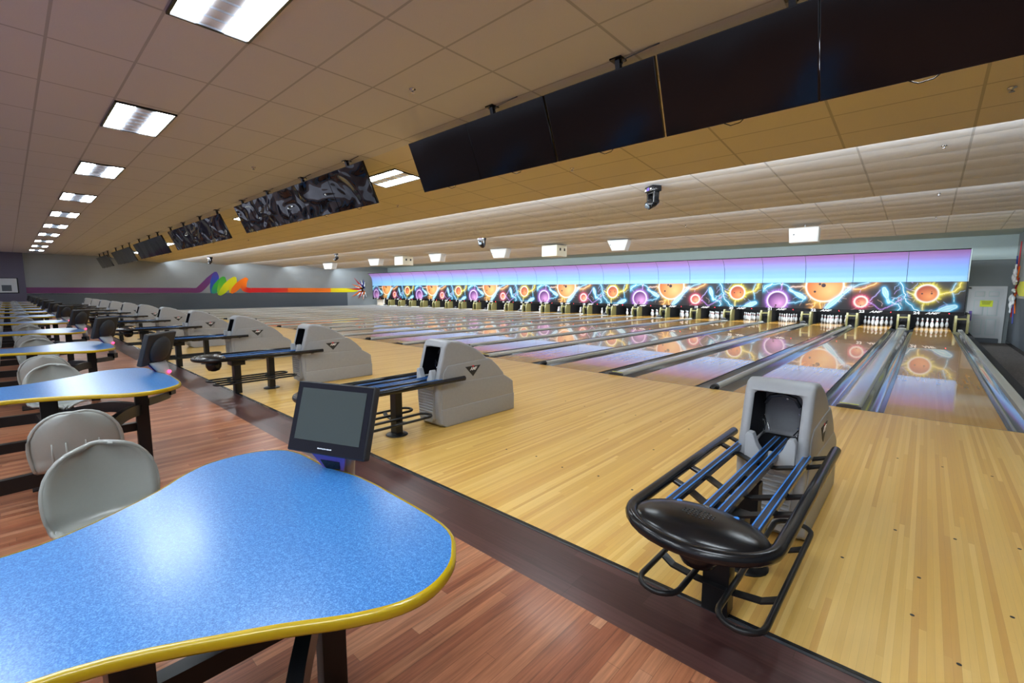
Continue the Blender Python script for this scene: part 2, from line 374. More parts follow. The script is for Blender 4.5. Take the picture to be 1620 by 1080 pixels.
# dividers with their gutters
def divider(xa, xb, label, wide, end=False):
    """space between lane edges xa..xb"""
    root = tag(empty('lane_divider', ((xa+xb)/2, 0, 0)), label, 'lane divider', 'lane dividers')
    hw = (xb-xa)/2
    gw = GW if not end else GW
    for sgn in (-1, 1):
        if end and sgn == end: continue
        g = MB(); xs = gutter_prof(-hw, gw) if sgn < 0 else [(-x, z) for x, z in gutter_prof(-hw, gw)][::-1]
        strip_mesh(xs, .0, YE, M_gut, g)
        xe = -hw if sgn < 0 else hw
        g.box((min(xe, xe-sgn*.006), 0, -.09), (max(xe, xe-sgn*.006), YE, -.002), M_capd)
        g.build('gutter', root, fix=False)
    cw = hw-gw
    z0, z1 = (.012, .05) if wide else (.02, .05)
    c = MB()
    if end:
        c.box((-cw-.02, 0, -.10), (cw+.10, YE, .03), M_cap); c.build('capping', root, bevel=.01)
        return root
    if wide:
        prof = [(-cw, -.01), (-cw, .022), (-cw*.55, .038), (0, .043), (cw*.55, .038), (cw, .022), (cw, -.01)]
    else:
        prof = [(-cw, -.01), (-cw+.005, .03), (-cw*.4, .052), (cw*.4, .052), (cw-.005, .03), (cw, -.01)]
    s0 = .05 if wide else .10
    strip_mesh(prof, s0, YE-.3, M_cap, c)
    c.add([(x, s0, z) for x, z in prof], [tuple(range(len(prof)))], M_cap)
    c.box((-cw, s0, -.20), (cw, YE, -.009), M_capd)
    c.build('capping', root, fix=False)
    e = MB()
    pe = [(-cw-.004, -.01)]+[(x*1.02, z+.004) for x, z in prof[1:-1]]+[(cw+.004, -.01)]
    if wide:
        e.prism([(x, z) for x, z in pe], .0, s0+.01, M_capd, lambda u, v, h: (u, h, v))
    else:
        e.lathe([(.0, 0), (cw*.7, .01), (cw*1.05, .05), (cw*1.1, .14), (cw*.9, .16)], M_black, 12, T(0, -.02, .012) @ RX(-PI/2))
    e.build('end_cap', root)
    if wide:
        MB().box((-cw*.8, s0+.01, .0435), (cw*.8, s0+.05, .0452), M_yel2).build('yellow_edge', root)
    h = MB()                                                # ball return hump by the pins on wide dividers
    if wide:
        h.lathe([(.13, 0), (.13, .05), (.10, .10), (.05, .13), (.0, .135)], M_black, 16, T(0, YE-.45, .03)); h.build('ball_lift_dome', root)
    return root
for n in range(1, 24):
    wide = n % 2 == 1
    xa = lane_x(n)+L; xb = lane_x(n+1)
    divider(xa, xb, (f'wide light capping with dark gutters between lanes {nw(n)} and {nw(n+1)}' if wide else f'narrow rounded capping with grey gutters between lanes {nw(n)} and {nw(n+1)}'), wide)
divider(L, L+TD*.62+.11, 'gutter and pale kerb at the right edge of lane twenty-four beside the sunken carpeted alley', False, end=1)
divider(lane_x(1)-.40, lane_x(1), 'gutter and pale kerb at the left edge of lane one beside the far wall', False, end=-1)
# kickbacks (side boards of the pin decks)
def kick(xc, label):
    root = tag(empty('kickback_board', (xc, 17.32, 0)), label, 'kickback', 'olive kickback boards')
    P = [(0, -.12), (0, .30), (.05, .46), (.12, .60), (.52, .62), (.52, -.12)]
    for s_ in (-1, 1):
        b = MB(); b.prism(P, s_*.17-.035, s_*.17+.035, M_kick, lambda u, v, h: (h, u, v)); b.build('front_board', root)
        MB().box((s_*.17-.03, .52, -.12), (s_*.17+.03, 1.75, .64), M_pitk).build('rear_board', root)  # black colour stands in for pit shadow on the rear boards
    MB().box((-.135, .25, -.12), (.135, .28, .58), M_pitk).box((-.135, .04, .40), (.135, .08, .46), M_kick).build('cross_rail', root)
    MB().tube([(-.05, .12, 0), (-.08, .10, .25), (.03, .08, .42)], .012, M_blackm, 6).build('hose', root)
for n in range(1, 24): kick((lane_x(n)+L+lane_x(n+1))/2, f'olive kickback boards beside the pin deck between lanes {nw(n)} and {nw(n+1)}')
kick(L+.30, 'olive kickback board at the right side of the pins of lane twenty-four')
kick(lane_x(1)-.30, 'olive kickback board at the left side of the pins of lane one')
# the machine zone sits in front of the back wall
YPIT = 19.12
struct(MB().box((lane_x(1)-.5, YPIT, -.1), (XR+.1, YPIT+.05, 2.0), M_pitk).build('wall_pit'))
pm = bpy.data.meshes
pinprof = [(.0258, 0), (.0363, .02), (.0495, .057), (.0578, .09), (.0605, .114), (.058, .14), (.0493, .178), (.037, .21), (.0265, .235), (.0232, .253), (.0236, .275), (.028, .30), (.0318, .33), (.0323, .343), (.029, .362), (.018, .377), (.006, .381)]
pmesh = MB().lathe(pinprof, M_pin, 14, mats=[M_pin]*9+[M_pinred]+[M_pin]*6).mesh('bowling_pin')
posn = [(0, 0, 'headpin'), (-1, 1, 'left pin of the second row'), (1, 1, 'right pin of the second row'), (-2, 2, 'left pin of the third row'), (0, 2, 'middle pin of the third row'), (2, 2, 'right pin of the third row'), (-3, 3, 'leftmost pin of the back row'), (-1, 3, 'inner left pin of the back row'), (1, 3, 'inner right pin of the back row'), (3, 3, 'rightmost pin of the back row')]
YP = 18.0
for n in range(24, 1, -1):
    for (a, r, nm) in posn:
        o = bpy.data.objects.new('bowling_pin', pmesh); C.objects.link(o); o.location = (lane_x(n)+L/2+a*.1524, YP+r*.264, 0)
        tag(o, f'white bowling pin, {nm} on lane {nw(n)}', 'bowling pin', 'bowling pins standing on the lanes')
o = MB().box((lane_x(1)-.02, 16.9, .02), (lane_x(1)+L+.1, 16.96, .60), M_white).build('guard_panel')
tag(o, 'pale grey guard panel closing the pin deck of lane one by the far wall', 'panel')

# ---------------------------------------------------------------- masking units above the pins (printed graphic in a four panel repeat)
PW = 12*S/24                                                # panel width
ZB, ZT = .72, 1.857                                        # graphic bottom / top
def art(nx, ny):
    """colour field of the four panel graphic; glowing balls, pins and sparks on black"""
    W4 = 4*PW; H = ZT-ZB
    X, Y = np.meshgrid(np.linspace(0, W4, nx), np.linspace(0, H, ny)); img = np.zeros((ny, nx, 3)); img[:] = (.006, .006, .012)
    rs = np.random.RandomState(3)
    px = [46, 357, 708, 1099, 1558]
    def P(q):                                                # pixel of the study crop -> metres
        x, y = q
        for i in range(4):
            if x <= px[i+1] or i == 3: break
        return ((i+(x-px[i])/(px[i+1]-px[i]))*PW, H-(y-85)/195.*H)
    def add(f, c):
        img[:] = 1-(1-img)*(1-np.clip(f, 0, 1)[..., None]*np.array(c))
    def over(f, c):
        f = np.clip(f, 0, 1)[..., None]; img[:] = img*(1-f)+np.asarray(c)*f
    def seg(a, b):
        ax, ay = a; bx, by = b; dx, dy = bx-ax, by-ay; t_ = np.clip(((X-ax)*dx+(Y-ay)*dy)/(dx*dx+dy*dy+1e-9), 0, 1)
        return np.hypot(X-ax-t_*dx, Y-ay-t_*dy), t_
    def bolt(pts, w_, col, core=(1, 1, 1), wig=.03, glow=3.5):
        pts = [P(q) for q in pts]; q = [pts[0]]
        for a, b in zip(pts, pts[1:]):
            n = max(2, int(math.hypot(b[0]-a[0], b[1]-a[1])/.08))
            for i in range(1, n+1):
                f = i/n; j = wig if i < n else 0
                q.append((a[0]+(b[0]-a[0])*f+rs.uniform(-j, j), a[1]+(b[1]-a[1])*f+rs.uniform(-j, j)))
        D = np.full(X.shape, 9.)
        for a, b in zip(q, q[1:]):
            d, _ = seg(a, b); D = np.minimum(D, d)
        add(np.exp(-(D/(w_*glow))**1.3)*.75, col); over((1-D/w_)*2, col); over((1-D/(w_*.5))*2, core)
    def hair(c, n, r0, r1, col):
        cx, cy_ = c
        for i in range(n):
            a = rs.uniform(0, 2*PI); rr = rs.uniform(r0*1.1, r1); x, y = cx+r0*math.cos(a), cy_+r0*math.sin(a); D = np.full(X.shape, 9.)
            for k in range(4):
                a += rs.uniform(-.35, .35); st = (rr-r0)/4; x2, y2 = x+st*math.cos(a), y+st*math.sin(a); d, _ = seg((x, y), (x2, y2)); D = np.minimum(D, d); x, y = x2, y2
            add(np.exp(-(D/.008)**1.2)*.8, col)
    def ball(c, r, rim, inner, hi, holes, gl=.10, ring=.035, spikes=40):
        cx, cy_ = P(c); d = np.hypot(X-cx, Y-cy_)
        hair((cx, cy_), spikes, r*.95, r*1.45, rim)
        add(np.exp(-(np.maximum(d-r, 0)/gl)**1.2), rim)
        f = np.clip((r-d)/.012, 0, 1)
        g = np.clip(1-np.hypot(X-cx-r*.3, Y-cy_+r*.35)/(r*1.25), 0, 1)[..., None]
        body = np.array(inner)*(1-g)+np.array(hi)*g
        top = np.clip((Y-cy_)/r*.8, 0, 1)[..., None]; body = body*(1-.45*top)
        img[:] = img*(1-f[..., None])+body*f[..., None]
        over(np.exp(-((d-r)/ring)**2)*1.0, (1, .95, .85) if rim[2] < .8 else (.95, .85, 1))
        for (hx, hy, hr) in holes:
            dd = np.hypot(X-cx-hx*r, Y-cy_-hy*r); over((hr*r-dd)/.01, (.05, .01, .02))
    def pin(a, b, wd):                                       # a = foot, b = head
        a, b = P(a), P(b); d, t_ = seg(a, b)
        prof = np.interp(t_, [0, .25, .45, .68, .78, .9, 1], [.62, 1, .85, .38, .36, .46, .40])*wd
        sd = d-prof
        add(np.exp(-(np.maximum(sd, 0)/.055)**1.2), (.05, .55, .95)); over(np.clip(-sd/.01, 0, 1), (.35, .80, .98)); over(np.exp(-(np.abs(sd+.008)/.02)**2), (.75, .97, 1))
        over(np.clip((-sd-wd*.45)/.04, 0, 1)*.8, (.75, .93, 1))
        over(np.exp(-((t_-.72)/.02)**2)*np.clip(-sd/.01, 0, 1)*.6, (.05, .15, .5))
    CY = (.10, .62, .95); OR = (1, .45, .08); YE_ = (1, .80, .05); PK = (1, .10, .22); PU = (.60, .25, .95)
    for i in range(48):                                     # fine background sparks
        x, y = rs.uniform(50, 1540), rs.uniform(88, 275); pts = [(x, y)]
        a = rs.uniform(0, 6.28)
        for k in range(3): a += rs.uniform(-.9, .9); x, y = min(1555, max(47, x+32*math.cos(a))), y+18*math.sin(a); pts.append((x, y))
        bolt(pts, .006, [(.35, .2, .6), (.15, .35, .6), (.45, .25, .1)][i % 3], core=(.6, .5, .8), wig=.02, glow=2)
    bolt([(60, 150), (65, 110), (110, 95), (160, 92), (220, 100), (255, 130)], .016, CY); bolt([(355, 190), (350, 225), (300, 240), (250, 240)], .014, CY); bolt([(200, 88), (190, 140)], .008, PU)
    bolt([(70, 130), (120, 90)], .035, CY)
    pin((360, 200), (255, 140), .085)
    ball((165, 222), .40, PU, (.17, .02, .25), (.85, .45, .80), [(-.1, -.55, .10), (-.16, -.75, .09)])
    bolt([(445, 232), (440, 262), (415, 278)], .030, OR, core=(1, .8, .3)); bolt([(480, 232), (492, 278)], .030, OR, core=(1, .8, .3)); bolt([(380, 250), (450, 235)], .008, OR)
    bolt([(260, 120), (340, 110), (380, 130)], .012, (1, .6, .4)); bolt([(590, 100), (700, 120)], .02, OR)
    ball((508, 108), .68, (1, .55, .12), (.75, .20, .02), (1, .62, .25), [(-.50, -.38, .075), (-.05, .02, .13), (-.25, .1, .08)], .09, .035, 60)
    pin((535, 272), (690, 130), .095); bolt([(690, 130), (705, 110)], .02, CY)
    bolt([(716, 132), (790, 130), (850, 108), (890, 90)], .028, OR, core=(1, .8, .45)); bolt([(715, 120), (760, 100), (830, 87)], .016, CY)
    bolt([(835, 225), (880, 240), (930, 275), (1000, 250), (1080, 200)], .006, PU)
    bolt([(850, 215), (920, 140)], .006, (.5, .4, 1)); bolt([(985, 215), (1060, 235), (1078, 262), (1035, 300)], .026, CY); bolt([(1000, 220), (1080, 170)], .008, CY)
    pin((948, 130), (990, 225), .085)
    ball((783, 222), .215, PK, (.75, .08, .10), (1, .55, .30), [(0, -.75, .12), (-.3, .0, .09)], .09, .035, 50)
    bolt([(1058, 86), (1082, 120), (1092, 160), (1110, 215), (1170, 255), (1230, 285), (1300, 292)], .026, CY); bolt([(1480, 215), (1470, 170), (1455, 140), (1480, 95)], .010, CY)
    bolt([(1365, 168), (1420, 155), (1480, 145), (1512, 120), (1518, 92)], .026, YE_, core=(1, .85, .4)); bolt([(1250, 235), (1248, 270)], .012, YE_); bolt([(1115, 150), (1180, 170)], .009, YE_)
    pin((1490, 245), (1300, 296), .105)
    ball((1270, 162), .33, YE_, (.62, .10, .02), (1, .42, .15), [(-.42, -.02, .10), (.42, .0, .10), (.40, .2, .06)], .085, .032, 70)
    return np.clip(img, 0, 1)**1.15*.80
NX, NY = 601, 101
ART = art(NX, NY)
def grid_mesh(name, cols, fx, m, thick=None):
    ny, nx, _ = cols.shape; vs = [fx(i/(nx-1), j/(ny-1)) for j in range(ny) for i in range(nx)]
    fs = [(j*nx+i, j*nx+i+1, (j+1)*nx+i+1, (j+1)*nx+i) for j in range(ny-1) for i in range(nx-1)]
    me = bpy.data.meshes.new(name); me.from_pydata(vs, [], fs); me.materials.append(m)
    ca = me.color_attributes.new('Col', 'FLOAT_COLOR', 'POINT'); a = np.ones((ny*nx, 4), np.float32); a[:, :3] = cols.reshape(-1, 3); ca.data.foreach_set('color', a.ravel())
    me.polygons.foreach_set('use_smooth', [True]*len(fs)); me.update(); return me
q = (NX-1)//4
art_me = [grid_mesh('art_panel', ART[:, i*q:(i+1)*q+1], lambda u, v: (u*(PW-.006)-PW/2+.003, 0, ZB+v*(ZT-ZB)), M_paint) for i in range(4)]
# upper sky panel, curving forward to its top; purple to blue print
UY = [0, .02, .0, -.05, -.14, -.28, -.45]; UZ = [0, .20, .42, .64, .85, 1.02, 1.15]
def upf(u, v):
    yy = np.interp(v, np.linspace(0, 1, 7), UY); zz = np.interp(v, np.linspace(0, 1, 7), UZ); return (u*(PW-.012)-PW/2+.006, yy, ZT+.004+zz)
vv = np.linspace(0, 1, 25)[:, None, None]*np.ones((25, 2, 1))
stops = np.array([[.23, .49, .86], [.22, .43, .85], [.28, .33, .74], [.35, .22, .56], [.36, .17, .43]])
sky = np.stack([np.interp(vv[..., 0], [0, .35, .58, .8, 1], stops[:, k]) for k in range(3)], -1)
sky_me = grid_mesh('sky_panel', sky, upf, M_paint)
amf_me = text_mesh('AMF', .125, M_wtxt, shear=.45, depth=.002, bold=.004)
amf_bar = None
for n in range(24, 0, -1):
    k = 24-n; xc = XR-(k+.5)*PW
    root = tag(empty('masking_unit', (xc, YM, 0)), f'masking unit over lane {nw(n)} with ' + ['glowing orange ball in a yellow ring', 'small glowing pink ball', 'large glowing orange ball', 'glowing purple ball'][k % 4], 'masking unit', 'masking units over the pins')
    o = bpy.data.objects.new('art_panel', art_me[3-k % 4]); C.objects.link(o); o.parent = root
    o = bpy.data.objects.new('sky_panel', sky_me); C.objects.link(o); o.parent = root
    MB().box((-PW/2+.001, .005, .585), (PW/2-.001, .03, ZT), M_black).box((-PW/2+.001, -.012, .585), (PW/2-.001, .01, ZB), M_black).build('backing', root)
    pr_ = [(-.465, 3.0), (-.47, 3.035), (-.40, 3.035), (-.40, 3.01)]
    MB().prism([(y, z+.004) for y, z in pr_], -PW/2, PW/2, M_black, lambda u, v, h: (h, u, v)).build('top_rail', root)
    MB().box((-.03, .028, 1.60), (.03, YPIT-YM, 1.66), M_black).build('support_arm', root)
    fin = MB()                                               # thin dark seam rib following the curve
    for i in range(6):
        for x0 in (-PW/2,):
            fin.add([(x0, UY[i]-.004, ZT+UZ[i]), (x0+.010, UY[i]-.004, ZT+UZ[i]), (x0+.010, UY[i+1]-.004, ZT+UZ[i+1]), (x0, UY[i+1]-.004, ZT+UZ[i+1]), (x0, UY[i]+.02, ZT+UZ[i]), (x0+.010, UY[i]+.02, ZT+UZ[i]), (x0+.010, UY[i+1]+.02, ZT+UZ[i+1]), (x0, UY[i+1]+.02, ZT+UZ[i+1])], [(0, 1, 2, 3), (0, 3, 7, 4), (1, 5, 6, 2), (4, 7, 6, 5)], M_ink)
    fin.build('seam_rib', root)
    if n == 24: MB().box((PW/2+.001, -.46, ZT), (PW/2+.016, .02, 3.02), M_walls).box((PW/2+.001, -.02, .585), (PW/2+.02, .03, ZT), M_black).build('end_board', root)
    put(text_mesh(str(n), .15, M_wtxt, depth=.002, bold=.006), 'lane_number', root, T(-.46, -.014, .652) @ FACE_S @ Matrix.Diagonal((1.25, 1, 1, 1)))
    put(amf_me, 'logo_lettering', root, T(-.02, -.014, .652) @ FACE_S @ Matrix.Diagonal((1.5, .9, 1, 1)))
    MB().lathe([(.009, 0), (.009, .006)], M_led, 8, T(.47, -.012, .655) @ RX(PI/2)).build('indicator_light', root)
# ---------------------------------------------------------------- wall murals
def ribbon(b_v, b_f, b_c, pts, widths, cols, plane):
    o = len(b_v); N = len(pts)
    for i in range(N):
        a = pts[max(i-1, 0)]; c = pts[min(i+1, N-1)]; dx, dy = c[0]-a[0], c[1]-a[1]; l = math.hypot(dx, dy) or 1; nx, ny = -dy/l, dx/l; w_ = widths[i]/2
        for s in (-1, 0, 1): b_v.append(plane(pts[i][0]+nx*w_*s, pts[i][1]+ny*w_*s)); b_c.append(cols[i])
    for i in range(N-1):
        for s in range(2): b_f.append((o+i*3+s, o+i*3+s+1, o+(i+1)*3+s+1, o+(i+1)*3+s))
def smooth_path(pts, n=6):
    out = []
    P = [pts[0]]+list(pts)+[pts[-1]]
    for i in range(1, len(P)-2):
        for k in range(n):
            t_ = k/n; a = [np.array(P[i+j], float) for j in (-1, 0, 1, 2)]
            out.append(tuple(.5*((2*a[1])+(-a[0]+a[2])*t_+(2*a[0]-5*a[1]+4*a[2]-a[3])*t_**2+(-a[0]+3*a[1]-3*a[2]+a[3])*t_**3)))
    out.append(tuple(map(float, pts[-1]))); return out
camp = np.array([.2846, -7.2552, 1.528])
def wall_left_pt(px_, py_):                                  # study of the photo gave these wall positions as (y, z)
    X_, Y_ = 280+px_/4.765, 390+py_/4.765
    d = np.array(fwd)*720.28+np.array(r2)*(X_-810)-np.array(u2)*(Y_-540); t_ = (XW-camp[0])/d[0]; p = camp+t_*d; return (p[1], p[2])
V, F, K = [], [], []
PUR, IND, BLU, GRN, YLW, ORG, RED = (.16, .025, .13), (.09, .04, .30), (.01, .06, .42), (.03, .36, .03), (.78, .72, .0), (.95, .18, .0), (.70, .01, .01)
def stroke(pts, wds, cols, eps):
    P = smooth_path([wall_left_pt(*q) for q in pts]); N = len(P); xs = np.linspace(0, 1, len(pts))
    t_ = np.linspace(0, 1, N); W_ = np.interp(t_, np.linspace(0, 1, len(wds)), wds); Cc = [tuple(np.interp(x, np.linspace(0, 1, len(cols)), [c[k] for c in cols]) for k in range(3)) for x in t_]
    ribbon(V, F, K, P, list(W_), Cc, lambda y, z: (XW+.004+eps, y, z))
w0 = .36
stroke([(-1160, 329), (-700, 329), (100, 329)], [.36, .36], [PUR, PUR], 0)
stroke([(100, 329), (150, 329), (178, 315), (230, 262), (290, 195)], [.36, .36, .44, .46, .42, .16], [PUR, PUR, (.12, .03, .22)], .002)
stroke([(292, 190), (285, 260), (262, 352)], [.14, .46, .60, .46, .14], [IND, BLU, (.01, .10, .30)], .004)
stroke([(268, 352), (305, 300), (352, 228)], [.14, .46, .58, .46, .14], [(.01, .22, .2), GRN, GRN], .006)
stroke([(354, 226), (340, 290), (316, 366)], [.14, .46, .58, .46, .14], [GRN, (.10, .45, .02), (.35, .6, .02)], .008)
stroke([(320, 366), (375, 300), (436, 230)], [.14, .44, .54, .44, .14], [(.4, .6, 0), YLW, YLW], .010)
stroke([(438, 228), (420, 285), (404, 350)], [.14, .42, .52, .42, .14], [YLW, YLW, (.9, .5, 0)], .012)
stroke([(408, 350), (460, 295), (524, 236)], [.14, .42, .50, .42, .14], [ORG, ORG, ORG], .014)
stroke([(526, 236), (505, 275), (505, 315), (540, 328), (560, 328)], [.25, .45, .40, .38], [ORG, ORG, RED, RED], .016)
stroke([(560, 328), (700, 328), (835, 328)], [.38, .38], [RED, (.62, .01, .01), (.70, .05, .01)], .016)
stroke([(835, 328), (1000, 328), (1158, 328)], [.38, .38], [(.92, .13, .0), ORG, (.95, .20, 0)], .016)
stroke([(1158, 328), (1280, 328), (1330, 328), (1385, 326)], [.38, .38, .36, .10], [(.85, .60, 0), (.85, .80, 0), (.85, .80, 0)], .016)
me = bpy.data.meshes.new('painted_stripe'); me.from_pydata(V, [], F); me.materials.append(M_paint)
ca = me.color_attributes.new('Col', 'FLOAT_COLOR', 'POINT'); ca.data.foreach_set('color', np.array([(*c, 1) for c in K], np.float32).ravel())
o = bpy.data.objects.new('painted_stripe', me); C.objects.link(o); tag(o, 'rainbow stripe with a zigzag scribble painted along the far left wall', 'wall painting')
def starburst(xw, yc, zc, dirs, label, sx):
    root = tag(empty('pin_burst', (xw, yc, zc)), label, 'wall decoration')
    cols = [mat('burst_red', (.5, .01, .02), .4), mat('burst_orange', (.85, .16, .0), .4), mat('burst_blue', (.02, .04, .3), .4), M_yel2]
    for i, (a, ln, ci) in enumerate(dirs):
        ca_, sa = math.cos(a), math.sin(a); w_ = .12
        b = MB(); b.prism([(ca_*.12-sa*w_, sa*.12+ca_*w_), (ca_*ln, sa*ln), (ca_*.12+sa*w_, sa*.12-ca_*w_)], 0, sx*.03, cols[ci], lambda u, v, h: (h+sx*.01, u, v)); b.build('spike', root)
    for i in range(11):
        a = .75*PI-.9+i*.47 if i < 6 else PI+.2+(i-6)*.42
        rr = .50+.22*(i % 2)
        M = T(sx*.085, math.cos(a)*rr, math.sin(a)*rr) @ RX(a-PI/2)
        MB().lathe([(r*1.05, (z-.19)*1.2) for r, z in pinprof], M_pin, 10, M).build('pin_relief', root)
starburst(XW, 16.45, 1.50, [(2.3, 1.5, 0), (2.75, 1.4, 1), (3.1, 1.9, 0), (2.0, 1.0, 2), (-2.65, 1.5, 1), (-2.2, 1.1, 0), (1.6, 1.0, 2), (-1.7, 1.0, 1)], 'burst of white pins with red and orange spikes on the far left wall', 1)
starburst(XE, 18.4, 1.62, [(2.2, 1.0, 1), (1.25, 1.3, 2), (1.75, 1.75, 0), (-1.9, 1.4, 2), (-2.25, 1.2, 1), (2.7, .9, 0), (-1.5, 1.1, 0), (-2.8, .7, 0)], 'burst of white pins with red and blue spikes on the right wall beside the door', -1)
b = MB(); b.prism([(18.1, 1.60), (17.7, 1.42), (17.3, 1.34), (10, 1.30), (10, 1.85), (17.5, 1.85)], XE-.008, XE-.001, M_yel2, lambda u, v, h: (h, u, v))
tag(b.build('painted_stripe'), 'yellow stripe painted on the right wall beyond lane 24', 'wall painting')
ps = empty('wall_poster', (XW+.26, -7.1, 1.75)); tag(ps, 'pale framed poster on the violet wall at the far left', 'poster')
MB().box((0, -.72, -.5), (.03, .34, .42), M_black).build('frame', ps); MB().box((.03, -.67, -.46), (.034, .29, .38), M_door).box((.034, -.35, -.38), (.036, .05, -.02), M_walld).build('print', ps)

# ---------------------------------------------------------------- ceiling fixtures
def make_light():
    root = empty('ceiling_light')
    b = MB(); X2, Y2 = .605, .30
    for a_, c_ in (((-X2, -Y2, -.012), (X2, -Y2+.022, .03)), ((-X2, Y2-.022, -.012), (X2, Y2, .03)), ((-X2, -Y2, -.012), (-X2+.022, Y2, .03)), ((X2-.022, -Y2, -.012), (X2, Y2, .03))): b.box(a_, c_, M_black)
    b.build('frame', root)
    for s in (-1, 1):
        MB().cbox((0, s*.188, .002), (1.16, .172, .01), M_lens).build('lens', root)
    lv = MB().cbox((0, 0, .012), (1.16, .20, .006), M_louv)
    for i in range(8): lv.box((-.58+i*.16, -.1, -.008), (-.575+i*.16, .1, .012), M_louv)
    lv.build('louvre', root); return root
lt = make_light(); first = True
ordn = ['nearest', 'second nearest', 'third nearest', 'fourth nearest', 'fifth nearest', 'sixth nearest', 'seventh nearest', 'eighth nearest', 'ninth nearest', 'farthest']
for i in range(10):
    o = lt if first else copy_tree(lt); first = False
    o.location = (-3.73-3.74*i, -5.935, 3.692); tag(o, f'fluorescent troffer in the row over the tables, {ordn[i]} from the camera', 'ceiling light', 'troffers over the tables')
sl = math.atan2(ZL-3.70, E1+3.0)
for i in range(10):
    o = copy_tree(lt); y = -2.17
    o.location = (-3.73-3.74*i, y, 3.70+(y+3.0)*(ZL-3.7)/(E1+3.0)-.006); o.rotation_euler = (sl, 0, 0)
    tag(o, f'fluorescent troffer in the row behind the televisions, {ordn[i]} from the camera', 'ceiling light', 'troffers behind the televisions')
for i, wd_ in enumerate(('nearest', 'second nearest', 'farthest')):     # unseen troffers added to brighten the near floor and ceiling
    for y, yw in ((-7.8, 'just'), (-9.0, 'well'), (-10.9, 'far')):
        o = copy_tree(lt); o.location = (.9-3.1*i, y, 3.692); tag(o, f'added unseen troffer {yw} behind the camera, {wd_} to the right wall', 'ceiling light', 'added unseen troffers')
o = copy_tree(lt); o.location = (.01, -5.935, 3.692); tag(o, 'added unseen troffer just above and ahead of the camera', 'ceiling light', 'added unseen troffers')  # out of view, added to light the right of the approach
o = copy_tree(lt); o.location = (.01, -2.17, 3.70+(-2.17+3.0)*(ZL-3.7)/(E1+3.0)-.006); o.rotation_euler = (sl, 0, 0); tag(o, 'added unseen troffer hidden behind the nearest televisions', 'ceiling light', 'troffers behind the televisions')  # extra hidden lamp, put in to brighten the right part
# televisions
TW, TH = 1.225, .69; tilt = math.atan2(.27, .63)
def make_tv():
    root = empty('television')
    MB().box((-TW/2, -.012, 0), (TW/2, .035, TH), M_black).build('casing', root, bevel=.004)
    MB().box((-TW/2+.008, -.016, .010), (TW/2-.008, -.011, TH-.008), M_tv).build('screen', root)
    MB().box((-.3, .035, .18), (.3, .08, .52), M_black).build('rear_housing', root)
    c = MB().tube([(-.10, .02, -.0), (-.05, .03, -.03), (.03, .03, -.022), (.06, .02, .0)], .004, M_black, 6); c.build('cable', root)
    return root
tv = make_tv(); first = True
film_me = [k for k in tv.children if k.name.startswith('screen')][0].data.copy(); film_me.materials.clear(); film_me.materials.append(M_film)
groups = [(-5.40, 6), (-12.95, 5), (-20.1, 5), (-26.85, 5), (-33.4, 5), (-39.7, 4)]
gname = ['nearest bank', 'second bank', 'third bank', 'fourth bank', 'fifth bank', 'farthest bank']
onum = ['leftmost', 'second from left', 'third from left', 'fourth from left', 'fifth from left', 'sixth from left']
gtop = [3.60, 3.60, 3.56, 3.53, 3.50, 3.48]
for g, (x0, cnt) in enumerate(groups):
    xx = x0
    for i in range(cnt):
        o = tv if first else copy_tree(tv); first = False
        wv_ = [1.225, 1.225, 1.24, 1.215, 1.24, 1.24][i] if g == 0 else (1.25, 1.25, 1.18, 1.13, 1.12, 1.15)[g]
        if g == 0 and i in (2, 3): xx += .025
        zt = gtop[g]
        o.location = (xx+wv_/2, -2.93, zt-.63); o.rotation_euler = (tilt, 0, 0)
        o.scale = (wv_/1.228, 1, 1)
        if g in (1, 2):
            for k in o.children:
                if k.name.startswith('screen'): k.data = film_me
        tag(o, f'black flat television, {onum[i]} in the {gname[g]} hanging over the approach', 'television', 'televisions hanging over the approach'); xx += wv_
mx = [(-.62, 0), (-2.06, 0), (-3.74, 0), (-7.23, 1), (-8.98, 1), (-10.8, 1), (-12.4, 1), (-14.45, 2), (-16.15, 2), (-18.07, 2), (-19.8, 2), (-21.9, 3), (-23.5, 3), (-25.6, 3), (-28.0, 4), (-29.9, 4), (-32.0, 4), (-34.9, 5), (-36.6, 5), (-38.4, 5), (.8, 0)]
for i, (x, g) in enumerate(mx):
    zt = gtop[g]
    b = MB().box((x-.06, -3.24, 3.684), (x+.06, -3.12, 3.699), M_black).tube([(x, -3.18, 3.69), (x, -3.15, zt-.02), (x, -3.10, zt-.12), (x, -3.04, zt-.22)], .024, M_black, 4)
    root = b.build('television_bracket'); c = MB().tube([(x+.03, -3.17, 3.64), (x+.08, -3.20, 3.67), (x+.30, -3.20, 3.688), (x+.42, -3.20, 3.694)], .006, M_gut, 6); c.build('cable', root)
    tag(root, f'black ceiling bracket of the {gname[g]} of televisions, nearest to lane {nw(max(1, min(24, round(24+(x-.9)/1.708))))}', 'bracket', 'television brackets')
